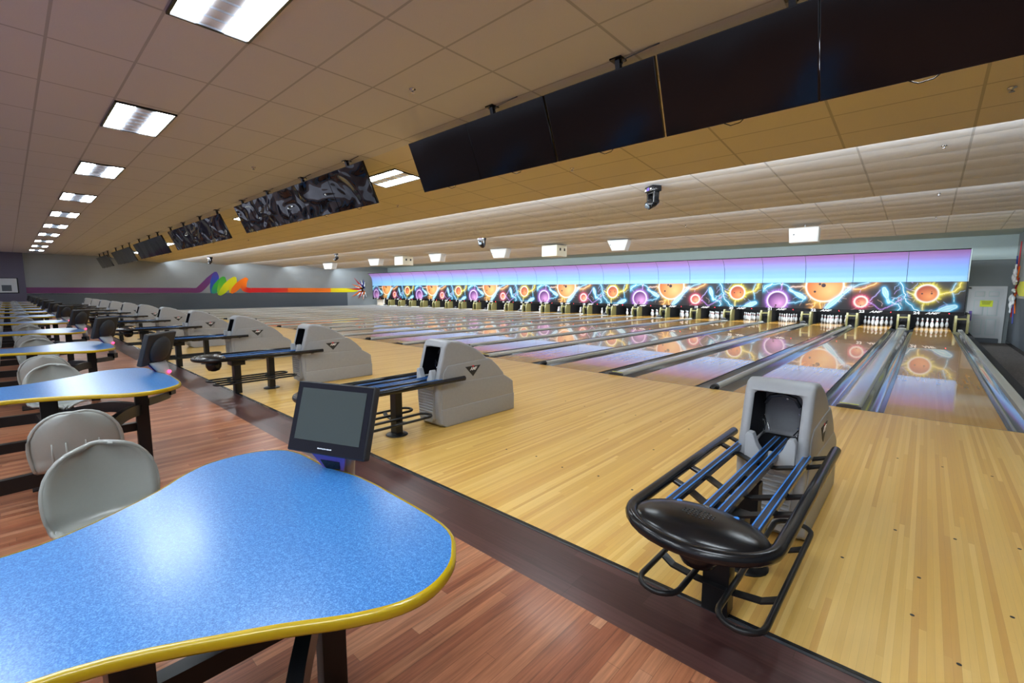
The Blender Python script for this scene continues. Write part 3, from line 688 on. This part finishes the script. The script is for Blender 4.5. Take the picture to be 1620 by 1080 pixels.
# moving head stage lights
def moving_head(loc, rz, label, tiltx=.5):
    root = tag(empty('moving_head_light', loc, rz), label, 'stage light', 'moving head lights under the baffles')
    MB().box((-.15, -.10, -.11), (.15, .10, -.0), M_black).box((-.17, -.05, -.09), (.17, .05, -.03), M_black).build('base', root, bevel=.012)
    MB().box((-.06, -.104, -.085), (.02, -.10, -.03), M_purple).box((.06, -.104, -.075), (.11, -.10, -.05), M_wtxt).box((-.13, -.104, -.085), (-.08, -.10, -.05), M_wtxt).build('display', root)
    MB().box((-.13, -.06, -.34), (-.085, .06, -.11), M_black).box((.085, -.06, -.34), (.13, .06, -.11), M_black).box((-.13, -.06, -.15), (.13, .06, -.11), M_black).build('yoke', root, bevel=.01)
    h = MB().lathe([(.04, -.13), (.09, -.10), (.10, .0), (.085, .10), (.08, .14), (.07, .145)], M_black, 16, T(0, 0, -.31) @ RX(tiltx)); hh = h.build('head', root)
    MB().lathe([(.07, .146), (.05, .165), (.01, .172)], M_glass, 16, T(0, 0, -.31) @ RX(tiltx)).build('lens', hh)
moving_head((-3.95, 1.62, 3.585), -.6, 'black moving head stage light hanging nearest, beyond the first baffle', 2.2)
moving_head((-13.0, 5.6, 3.60), .3, 'black round stage light hanging in the middle of the second baffle bay', 1.2)
moving_head((-25.0, 5.6, 3.60), -.4, 'black stage light hanging far left in the second baffle bay', 2.4)
moving_head((-34.3, 1.75, 3.58), .2, 'farthest black stage light in front of the rainbow scribble wall', 2.6)
# white loudspeakers
def speaker(x, z, w_, h_, rz, label, kind):
    root = tag(empty('loudspeaker', (x, 8.45, z), rz*.3), label, 'loudspeaker', 'white loudspeakers under the baffle')
    if kind == 0:
        a_, c_ = (.03, 0) if rz < .2 else (.20, .12)
        P = [(-w_/2, h_/2), (-w_/2+a_, -h_/2), (w_/2-c_, -h_/2), (w_/2, h_/2-.05), (w_/2, h_/2)]
        MB().prism(P, -.18, .20, M_white, lambda u, v, q: (u, q, v)).build('cabinet', root, bevel=.012)
        MB().prism([(u*.93, v*.88) for u, v in P], -.19, -.175, M_white, lambda u, v, q: (u, q, v)).build('grille', root)
        MB().lathe([(.02, 0), (.02, .004)], M_walld, 10, T(-w_/2+.14, -.189, .02) @ RX(PI/2)).build('badge', root)
    else:
        MB().box((-w_/2, -.35, -h_/2), (w_/2, .35, h_/2), M_cream).build('cabinet', root, bevel=.01)
        MB().box((-w_/2+.03, -.36, -h_/2+.03), (w_/2-.03, -.348, h_/2-.03), M_white).build('grille', root)
        for yy in (-.12, .18): MB().box((w_/2-.01, yy-.05, .0), (w_/2+.004, yy+.05, .11), M_ink).build('handle', root)
    MB().tube([(0, .1, h_/2), (0, .1, 3.42-z+.04)], .012, M_white, 6).build('hanger', root)
for x, z, w_, h_, rz, lab, kd in ((-2.50, 3.11, .74, .42, .12, 'white loudspeaker hanging nearest the right wall', 0), (-8.5, 3.19, .82, .40, .45, 'white angled loudspeaker hanging between the long white cabinet and the rightmost loudspeaker', 0),
    (-11.55, 3.14, .80, .46, .0, 'long cream cabinet with two handle holes, nearer of the two', 1), (-14.7, 3.20, .95, .42, .45, 'white angled loudspeaker just left of the nearer cream cabinet', 0), (-19.4, 3.21, .95, .42, .4, 'white angled loudspeaker just right of the farther cream cabinet', 0),
    (-22.5, 3.17, .85, .50, .0, 'long cream cabinet with two handle holes, farther of the two', 1), (-25.5, 3.21, 1.1, .42, .4, 'white angled loudspeaker just left of the farther cream cabinet', 0), (-31.6, 3.16, 1.2, .42, .4, 'white angled loudspeaker hanging farthest left near the far wall', 0)):
    speaker(x, z, w_, h_, rz, lab, kd)
# sprinkler heads
spk = MB().lathe([(.035, 0), (.035, -.006), (.012, -.010), (.010, -.035), (.022, -.038), (.022, -.042)], M_chrome, 12).mesh('sprinkler_head')
def zc(y):
    if y < -3: return 3.70
    if y < E1: return 3.70+(y+3)*(ZL-3.7)/(E1+3)
    for a_, b_ in ((E1, E2), (E2, E3), (E3, E4)):
        if y < b_: return ZH+(y-a_)*(ZL-ZH)/(b_-a_)
    return 3.7
for x, y, lab in ((-4.05, -4.1, 'on the flat grid above the nearest televisions'), (-8.85, -4.1, 'on the flat grid left of the second television bank'), (-9.2, -.85, 'on the sloping ceiling near the second television bank'), (-4.2, -.85, 'on the slope under the nearest television seam'), (.74, -.55, 'on the slope at the far right edge'), (-20.0, -.6, 'far off on the sloping ceiling'),
    (.3, 1.9, 'in the first baffle bay at the right'), (.3, 6.2, 'in the second baffle bay at the right'), (.3, 10.4, 'in the third baffle bay at the right'), (-4.3, 2.4, 'beside the nearest stage light'), (-15.6, 2.6, 'mid way along the first baffle bay'), (-5.4, 7.0, 'in the second baffle bay before the nearest loudspeakers')):
    o = bpy.data.objects.new('sprinkler_head', spk); C.objects.link(o); o.location = (x, y, zc(y)-.001); tag(o, 'small metal sprinkler head '+lab, 'sprinkler', 'sprinkler heads')

# ---------------------------------------------------------------- ball returns
def make_return():
    root = empty('ball_return')                              # origin at the hood centre line, y = 0 is the foul line
    hw = .20
    prof = [(-4.10, 0), (-4.15, .03), (-4.185, .20), (-4.205, .50), (-4.095, .90), (-4.06, .95), (-4.0, .965), (-3.86, .945), (-3.716, .892), (-3.60, .832), (-3.506, .772), (-3.42, .70), (-3.42, .55), (-3.90, .55), (-3.90, 0)]
    MB().prism(prof, -hw+.008, hw-.008, M_hood, lambda u, v, h: (h, u, v)).build('hood', root, bevel=.034, seg=4, angle=40)
    hood = [o for o in root.children if o.name.startswith('hood')]
    mid = [(-4.13, .40), (-4.12, .62), (-4.06, .690), (-3.42, .712), (-3.36, .68), (-3.26, .60), (-3.16, .50), (-3.13, .40)]
    fm = lambda u, v, h: (h, u, v)
    bk = [(max(y, -3.64), z) for y, z in mid if y > -3.9]; bk = [(-3.64, .40), (-3.64, .706)]+bk
    MB().prism(bk, -hw+.003, hw-.003, M_hood, fm).build('rear_cover', root, bevel=.016, seg=3)
    for s_ in (-1, 1): MB().prism(mid[:3]+[(-3.58, .708), (-3.58, .40)], s_*.134, s_*(hw-.003), M_hood, fm).build('middle_cover', root, bevel=.012, seg=3)
    low = [(-4.15, .20), (-4.15, .46), (-4.08, .495), (-3.16, .475), (-3.06, .42), (-2.985, .37), (-2.97, .20)]
    MB().prism(low, -hw-.001, hw+.001, M_hood, lambda u, v, h: (h, u, v)).build('lower_cover', root, bevel=.016, seg=3)
    bs = [(-4.09, 0), (-4.15, .04), (-4.155, .214), (-2.965, .214), (-2.965, 0)]
    MB().prism(bs, -hw-.004, hw+.004, M_hood, lambda u, v, h: (h, u, v)).build('plinth', root, bevel=.014, seg=3)
    return root, hood[0]
ret, hood = make_return()
# mouth cut out of the hood with a rounded box
cut = MB().box((-.135, -4.45, .545), (.135, -3.78, .895), M_dark).build('cutter', None, bevel=.04, seg=3)
md = hood.modifiers.new('mouth', 'BOOLEAN'); md.operation = 'DIFFERENCE'; md.object = cut; md.solver = 'EXACT'
bpy.context.view_layer.update()
nm_ = bpy.data.meshes.new_from_object(hood.evaluated_get(bpy.context.evaluated_depsgraph_get()))
hood.modifiers.clear(); hood.data = nm_; bpy.data.objects.remove(cut)
for q in ret.children:
    if q.name.startswith(('middle_cover', 'lower_cover')): pass
th = MB()                                                    # dark throat lining, open to the front
x0, x1, y0, y1, z0, z1 = -.131, .131, -4.135, -3.66, .549, .890
th.add([(x0, y0-.052, z0), (x1, y0-.052, z0), (x1, y1, z0), (x0, y1, z0), (x0, y0+.042, z1), (x1, y0+.042, z1), (x1, y1, z1), (x0, y1, z1)], [(0, 1, 2, 3), (0, 3, 7, 4), (1, 5, 6, 2), (4, 7, 6, 5), (2, 6, 7, 3)], M_dark)
th.tube([(-.10, -3.95, .60+.19), (-.07, -3.95, .84), (0, -3.95, .86), (.07, -3.95, .84), (.10, -3.95, .79)], .012, M_gut, 6)
for (x, z) in ((-.10, .68), (.10, .75), (.115, .70), (.10, .66), (.03, .84)): th.lathe([(.006, 0), (.006, .006)], M_chrome, 8, T(x, -3.97, z) @ RX(PI/2))
th.tube([(-.085, -4.0, .62), (-.075, -4.02, .68), (-.09, -4.0, .72), (-.07, -3.98, .66), (-.05, -4.02, .63)], .004, M_chrome, 6)
th.tube([(.07, -4.0, .60), (.105, -4.02, .62), (.11, -4.0, .66), (.08, -3.99, .615)], .004, M_chrome, 6)
th.build('throat', ret, fix=False)
ck = MB()
for s in (-1, 1):
    ck.prism([(s*.137, .44), (s*.137, .63), (s*.125, .655), (s*.095, .65), (s*.07, .58), (s*.045, .545), (s*.03, .44)], -4.235, -4.17, M_hood2, lambda u, v, h: (u, h, v))
ck.build('mouth_lip', ret, bevel=.008)
gr = MB(); gr.prism([(-.12, .10), (-.10, .07), (.10, .07), (.12, .10), (.135, .44), (-.135, .44)], -4.215, -4.17, M_hood, lambda u, v, h: (u, h, v))
for i in range(10): gr.tube([(-.115-.001*i, -4.218, .12+i*.032), (.115+.001*i, -4.218, .12+i*.032)], .008, M_hood, 6)
gr.build('front_grille', ret)
bt = text_mesh('AMF', .052, M_wtxt, shear=.4, depth=.001, bold=.001)
for s_ in (-1, 1):
    X_ = s_*.2000
    bd = MB().prism([(-3.80, .645), (-3.56, .645), (-3.68, .525)], X_-s_*.003, X_, M_ink, lambda u, v, h: (h, u, v))
    bdo = bd.build('badge', ret)
    MB().prism([(-3.70, .650), (-3.66, .650), (-3.68, .630)], X_-s_*.002, X_+s_*.001, M_redtri, lambda u, v, h: (h, u, v)).build('red_triangle', bdo)
    put(bt, 'lettering', bdo, T(s_*.2015, -3.68, .612) @ RZ(s_*PI/2) @ FACE_S)
# rack : padded outer rail
def uloop(x, yr, yf, z, r, n=10, bulge=None):
    pts = [(-x, yr, z), (-x, (yr+yf)/2, z)]
    yc = yf+(bulge or x)
    for i in range(n+1):
        a = PI+PI*i/n; pts.append((x*math.cos(a), yc+(bulge or x)*math.sin(a), z))
    pts += [(x, (yr+yf)/2, z), (x, yr, z)]; return pts
zr = .545
MB().tube(uloop(.295, -3.90, -5.60, zr, .026, 16, .24), .027, M_black, 12).build('outer_rail', ret)
for x, ya, yb in ((-.185, -4.14, -5.26), (.185, -4.14, -5.26), (-.032, -3.86, -5.32), (.032, -3.86, -5.32)):
    t_ = MB().prism([(x-.019, .515), (x+.019, .515), (x+.022, .545), (x+.012, .553), (x-.012, .553), (x-.022, .545)], yb, ya, M_track, lambda u, v, h: (u, h, v))
    to = t_.build('ball_track', ret)
    e = MB()
    for s in (-1, 1): e.box((x+s*.014-.003, yb, .5505), (x+s*.014+.003, ya, .5545), M_blue)
    e.build('blue_glint', to)  # thin strips paint the blue glow reflected along each track
for y in (-5.02, -4.78, -4.26, -4.08):
    cb = MB(); cb.tube([(-.285, y+.05, .535), (-.19, y+.05, .50), (-.06, y-.05, .492), (.06, y-.05, .492), (.19, y+.05, .50), (.285, y+.05, .535)], .022, M_blackm, 4, rz=.006); cb.build('cross_bar', ret)
# nose : flattened dome with speaker holes
def nose():
    b = MB(); n = 28; rings = 7; vs = []; fs = []
    for j in range(rings+1):
        f = j/rings; rr = math.cos(f*PI/2*.98)
        for i in range(n):
            a = 2*PI*i/n; x = .275*math.cos(a)*rr; y = .18*math.sin(a)*rr
            vs.append((x, -5.395+y-(.0 if y > 0 else .0), .548+.052*math.sin(f*PI/2)))
    for j in range(rings):
        for i in range(n): fs.append((j*n+i, j*n+(i+1) % n, (j+1)*n+(i+1) % n, (j+1)*n+i))
    b.add(vs, fs, M_black, True); b.add([vs[rings*n+i] for i in range(n)], [tuple(range(n))], M_black)
    b.lathe([(.03, .46), (.16, .50), (.262, .53), (.27, .55)], M_black, 28, T(0, -5.395, 0) @ Matrix.Diagonal((1, .66, 1, 1)))
    return b
no = nose().build('nose_cover', ret, fix=False)
h = MB()
for i in range(9):
    for j in range(5):
        x = -.06+.015*i; y = -5.42+.016*j
        if ((i-4)/4.6)**2+((j-2)/2.6)**2 < 1: h.lathe([(.0035, .598), (.0035, .6012)], M_ink, 6, T(x, y, 0))
h.build('speaker_hole', no); 
for x in (-.12, 0, .12): MB().lathe([(.012, .582-.5*x*x), (.012, .592-.5*x*x), (.008, .594-.5*x*x)], M_blue if x else M_gut, 12, T(x, -5.29, 0)).build('button', no)
MB().lathe([(.03, .36), (.07, .375), (.095, .42), (.10, .47), (.09, .50)], M_black, 20, T(0, -5.36, 0)).build('blower_housing', ret)
MB().box((-.06, -5.12, .0), (.06, -5.03, .49), M_blackm).box((-.10, -5.16, .42), (.10, -4.98, .49), M_blackm).build('front_post', ret, bevel=.005)
MB().box((-.05, -4.64, .0), (.05, -4.56, .49), M_blackm).lathe([(.115, .0), (.115, .006), (.10, .014), (.05, .022)], M_blackm, 20, T(0, -4.60, 0)).build('rear_post', ret)
for s in (-1, 1):
    pts = []; x0, x1, ya, yb, r = .085, .265, -5.42, -4.30, .09
    for (cx_, cy__, a0) in ((x1-r, ya+r, 1.5*PI), (x1-r, yb-r, 0), (x0+r, yb-r, .5*PI), (x0+r, ya+r, PI)):
        for i in range(6):
            a = a0+PI/2*i/5; pts.append((s*(cx_+r*math.cos(a)), cy__+r*math.sin(a), .19))
    MB().tube(pts, .0135, M_blackm, 8, closed=True).build('shelf_rail', ret)
for y in (-5.13, -4.60):
    MB().tube([(-.265, y+.02, .19), (-.20, y, .165), (-.08, y, .15), (.08, y, .15), (.20, y, .165), (.265, y+.02, .19)], .022, M_blackm, 4, rz=.005).build('shelf_bar', ret)
# shift so that the group root sits on the centre line of a pair
XC = -.352
for i in range(12):
    a, b_ = 24-2*i-1, 24-2*i
    o = ret if i == 0 else copy_tree(ret); o.location = (XC-i*S, 0, 0)
    tag(o, f'grey hooded ball return with black rack standing in front of lanes {nw(a)} and {nw(b_)}', 'ball return', 'ball returns on the approach')

# ---------------------------------------------------------------- tables with consoles, chairs
def table_outline():
    P = [(.07, -6.335), (.485, -6.352), (.635, -6.43), (.705, -6.53), (.716, -6.64), (.664, -6.762), (.54, -6.943), (.38, -7.242), (.34, -7.6), (.34, -8.0), (.36, -8.35), (.30, -8.55), (.15, -8.62),
         (-.15, -8.62), (-.30, -8.55), (-.36, -8.35), (-.34, -8.0), (-.33, -7.6), (-.31, -7.257), (-.475, -6.97), (-.62, -6.82), (-.695, -6.70), (-.700, -6.54), (-.63, -6.43), (-.525, -6.392), (-.40, -6.385), (-.265, -6.38), (-.10, -6.345)]
    Q = smooth_path(P+[P[0]], 5)[:-1]; return Q
OUT = table_outline()
def inset(P, d):
    out = []; n = len(P)
    for i in range(n):
        a, c = P[i-1], P[(i+1) % n]; dx, dy = c[0]-a[0], c[1]-a[1]; l = math.hypot(dx, dy); out.append((P[i][0]-dy/l*d*-1*-1, P[i][1]+dx/l*d*-1*-1))
    return out
def area_(P): return sum(P[i-1][0]*P[i][1]-P[i][0]*P[i-1][1] for i in range(len(P)))/2
if area_(OUT) < 0: OUT = OUT[::-1]
def make_table():
    root = empty('scorers_table'); ZT_ = .757
    inn = [(x, y) for x, y in inset(OUT, .004)]
    MB().prism(inn, ZT_-.030, ZT_, M_tab, lambda u, v, h: (u, v, h)).build('table_top', root)
    e = MB(); n = len(OUT); prof = [(.0, .0005), (-.010, -.001), (-.014, -.008), (-.014, -.024), (-.010, -.031), (.004, -.033)]; rows = []
    for d, z in prof: rows.append([(x, y, ZT_+z) for x, y in inset(OUT, d+.004)])
    vs = [p_ for r_ in rows for p_ in r_]; fs = [(j*n+i, j*n+(i+1) % n, (j+1)*n+(i+1) % n, (j+1)*n+i) for j in range(len(prof)-1) for i in range(n)]
    e.add(vs, fs, M_yel, True).build('edge_band', root, fix=False)
    # posts, curved seat beams
    MB().box((.055, -6.60, 0), (.112, -6.51, .727), M_blackm).build('leg', root, bevel=.004)
    MB().box((-.09, -7.16, 0), (.09, -7.06, .727), M_blackm).box((-.16, -7.25, .0), (.16, -6.97, .012), M_blackm).build('leg', root, bevel=.003)
    MB().box((-.035, -8.25, 0), (.035, -8.15, .727), M_blackm).build('leg', root, bevel=.004)
    MB().box((-.25, -6.60, .70), (.30, -6.52, .727), M_blackm).box((-.03, -8.2, .70), (.03, -6.4, .727), M_blackm).build('top_frame', root)
    for s in (-1, 1):
        pts = smooth_path([(.085, -6.57, .50), (s*.25+.05, -6.72, .50), (s*.55, -6.88, .43), (s*.85, -7.0, .355), (s*.98, -7.2, .34), (s*1.0, -7.7, .34), (s*.80, -8.1, .34), (0, -8.2, .34)], 6)
        MB().tube(pts, .022, M_blackm, 4, rz=.045).build('seat_beam', root)
    MB().box((-.03, -8.2, .30), (.03, -6.56, .37), M_blackm).tube([(0, -7.1, .34), (.98, -7.15, .34)], .022, M_blackm, 4, rz=.04).tube([(0, -7.1, .34), (-.98, -7.15, .34)], .022, M_blackm, 4, rz=.04).build('cross_beam', root)
    MB().tube(smooth_path([(.09, -6.52, .55), (-.05, -6.42, .54), (-.20, -6.33, .53), (-.265, -6.30, .53)], 5), .02, M_blackm, 4, rz=.03).build('console_arm', root)
    return root
TX0 = -1.335
tab = make_table()
def make_console():
    root = empty('scoring_console')                          # origin under the pedestal, on the arm
    pd = MB()                                                # tapering sculpted pedestal
    rows = [(.0, .028, .040, 0), (.05, .030, .040, .0), (.10, .040, .035, -.01), (.16, .065, .030, -.03), (.21, .095, .027, -.055), (.245, .105, .025, -.075)]
    vs = []
    for z, a, b_, o_ in rows:
        for i in range(12):
            t_ = 2*PI*i/12; cx_, sy__ = math.cos(t_), math.sin(t_)
            vs.append((a*math.copysign(abs(cx_)**.6, cx_), o_+b_*math.copysign(abs(sy__)**.6, sy__), z))
    fs = [(j*12+i, j*12+(i+1) % 12, (j+1)*12+(i+1) % 12, (j+1)*12+i) for j in range(5) for i in range(12)]+[tuple(reversed(range(12))), tuple(range(60, 72))]
    pd.add(vs, fs, M_hood, True); po = pd.build('pedestal', root)
    MB().prism([(-.10, .245), (.10, .245), (.05, .15), (.0, .09), (-.05, .15)], -.006, .0, M_purple, lambda u, v, h: (u, h-.044-(v-.09)*.40, v)).prism([(-.05, .20), (.05, .20), (.04, .165), (.0, .11), (-.04, .165)], -.010, -.002, M_black, lambda u, v, h: (u, h-.044-(v-.09)*.40, v)).build('purple_panel', po)
    MB().cbox((0, 0, -.035), (.07, .09, .07), M_black).build('foot', root)
    MB().lathe([(.014, .0), (.018, .01), (.012, .022)], M_ledp, 12, T(.0, .012, .15) @ RX(-PI/2)).build('indicator_light', root)
    M = T(0, -.105, .245) @ RX(-.30) @ Matrix.Scale(.83, 4)
    mo = MB().box((-.245, -.025, -.02), (.245, .025, .345), M_mback, M).build('monitor_case', root, bevel=.010, seg=3)
    MB().box((-.238, -.0262, -.013), (.238, -.020, .338), M_monk, M).build('bezel', mo)
    MB().box((-.205, -.0280, .045), (.205, -.0255, .310), M_mon, M).build('screen', mo)
    MB().lathe([(.165, 0), (.155, .025), (.12, .05), (.06, .065), (.01, .068)], M_mback, 24, M @ T(0, .02, .15) @ RX(-PI/2)).box((-.06, .02, -.01), (.06, .06, .10), M_mback, M).build('rear_dome', mo)
    lg = MB()
    for i in range(9): lg.box((-.045+i*.010, -.0270, .008+(i % 3)*.0006), (-.0375+i*.010, -.0255, .0145-(i % 2)*.001), M_wtxt, M)
    lg.build('maker_mark', mo)
    return root
con = make_console()
def make_chair():
    root = empty('moulded_chair')                           # faces +y, origin on the floor below the seat
    prof = smooth_path([(.225, .425), (.215, .447), (.15, .450), (.05, .436), (-.06, .430), (-.14, .440), (-.185, .475), (-.205, .54), (-.222, .62), (-.240, .72), (-.250, .80), (-.254, .845)], 6)
    Ls = [0]
    for a, c in zip(prof, prof[1:]): Ls.append(Ls[-1]+math.dist(a, c))
    tot = Ls[-1]; nu = len(prof); nv = 15; vs = []
    for k, (y, z) in enumerate(prof):
        f = Ls[k]/tot
        w_ = np.interp(f, [0, .25, .42, .52, .65, .75], [.215, .215, .215, .225, .245, .245])*(max(.03, 1-((f-.70)/.303)**2.4)**.45 if f > .70 else 1)*(max(.15, 1-((.22-f)/.235)**2.6) if f < .22 else 1)
        for j in range(nv):
            s = -1+2*j/(nv-1); lift = .035*abs(s)**2.5*(1 if f < .45 else .0); wrap = .055*abs(s)**2*(0 if f < .42 else min(1, (f-.42)*5))
            vs.append((s*w_, y+wrap, z+lift-(.010*(1-s*s) if f < .4 else 0)))
    fs = [(i*nv+j, i*nv+j+1, (i+1)*nv+j+1, (i+1)*nv+j) for i in range(nu-1) for j in range(nv-1)]
    me = bpy.data.meshes.new('t'); me.from_pydata(vs, [], fs); bm = bmesh.new(); bm.from_mesh(me); bm.normal_update()
    bmesh.ops.recalc_face_normals(bm, faces=bm.faces)
    bmesh.ops.solidify(bm, geom=bm.faces[:], thickness=.014)
    bmesh.ops.recalc_face_normals(bm, faces=bm.faces)
    for f in bm.faces: f.smooth = True
    bm.to_mesh(me); bm.free(); me.materials.append(M_chair); me.name = 'seat_shell'
    o = bpy.data.objects.new('seat_shell', me); C.objects.link(o); o.parent = root
    # rim bead along the whole outline
    rim = [vs[k*nv] for k in range(nu)]+[vs[(nu-1)*nv+j] for j in range(1, nv-1)]+[vs[k*nv+nv-1] for k in range(nu-1, -1, -1)]+[vs[j] for j in range(nv-2, 0, -1)]
    rs_ = [rim[0]]
    for q in rim[1:]:
        if math.dist(q, rs_[-1]) > .035: rs_.append(q)
    rs2 = []
    for i in range(len(rs_)):
        a, c, d = rs_[i-1], rs_[i], rs_[(i+1) % len(rs_)]; rs2.append(tuple((a[k]+2*c[k]+d[k])/4 for k in range(3)))
    MB().tube(rs2, .012, M_chair, 8, closed=True).build('rim', root)
    rb = MB()
    for x in (-.12, -.05, .05, .12):
        rb.tube([(x, -.262, .66), (x, -.250, .58), (x, -.232, .50), (x*1.0, -.205, .452), (x, -.16, .425)], [.004, .007, .010, .010, .004], M_chair, 6)
    rb.build('back_rib', root)
    MB().box((-.09, -.10, .395), (.09, .10, .425), M_blackm).box((-.03, -.03, .34), (.03, .03, .40), M_blackm).build('seat_bracket', root)
    return root
chair = make_chair()
fc = fk = ft = True
for i in range(12):
    ln = f'lanes {nw(24-2*i-1)} and {nw(24-2*i)}'; tx = TX0-i*S
    o = tab if i == 0 else copy_tree(tab); o.location = (tx, 0, 0)
    tag(o, f'yellow-edged blue table facing {ln}', 'table', 'blue tables along the concourse')
    o = con if i == 0 else copy_tree(con)
    o.location = (tx-.25, -6.300, .60); o.rotation_euler = (0, 0, .38 if i == 0 else -.72)
    tag(o, f'black monitor of the table facing {ln}'+(', screen towards the camera' if i == 0 else ', back showing'), 'monitor', 'scoring consoles at the table ends')
    for (dx, dy, rz, nm) in ((1.03, -7.02, PI/2-.12, 'right side, front'), (-1.10, -7.0, -PI/2+.12, 'left side, front'), (1.03, -7.62, PI/2, 'right side, rear'), (-1.03, -7.62, -PI/2, 'left side, rear')):
        if i == 0 and dx > 0: continue
        o = chair if fc else copy_tree(chair); fc = False
        o.location = (tx+dx, dy, 0); o.rotation_euler = (0, 0, rz); o.scale = (.87, .97, .925)
        tag(o, f'grey chair of the table facing {ln}, {nm}', 'chair', 'moulded chairs fixed along the tables')
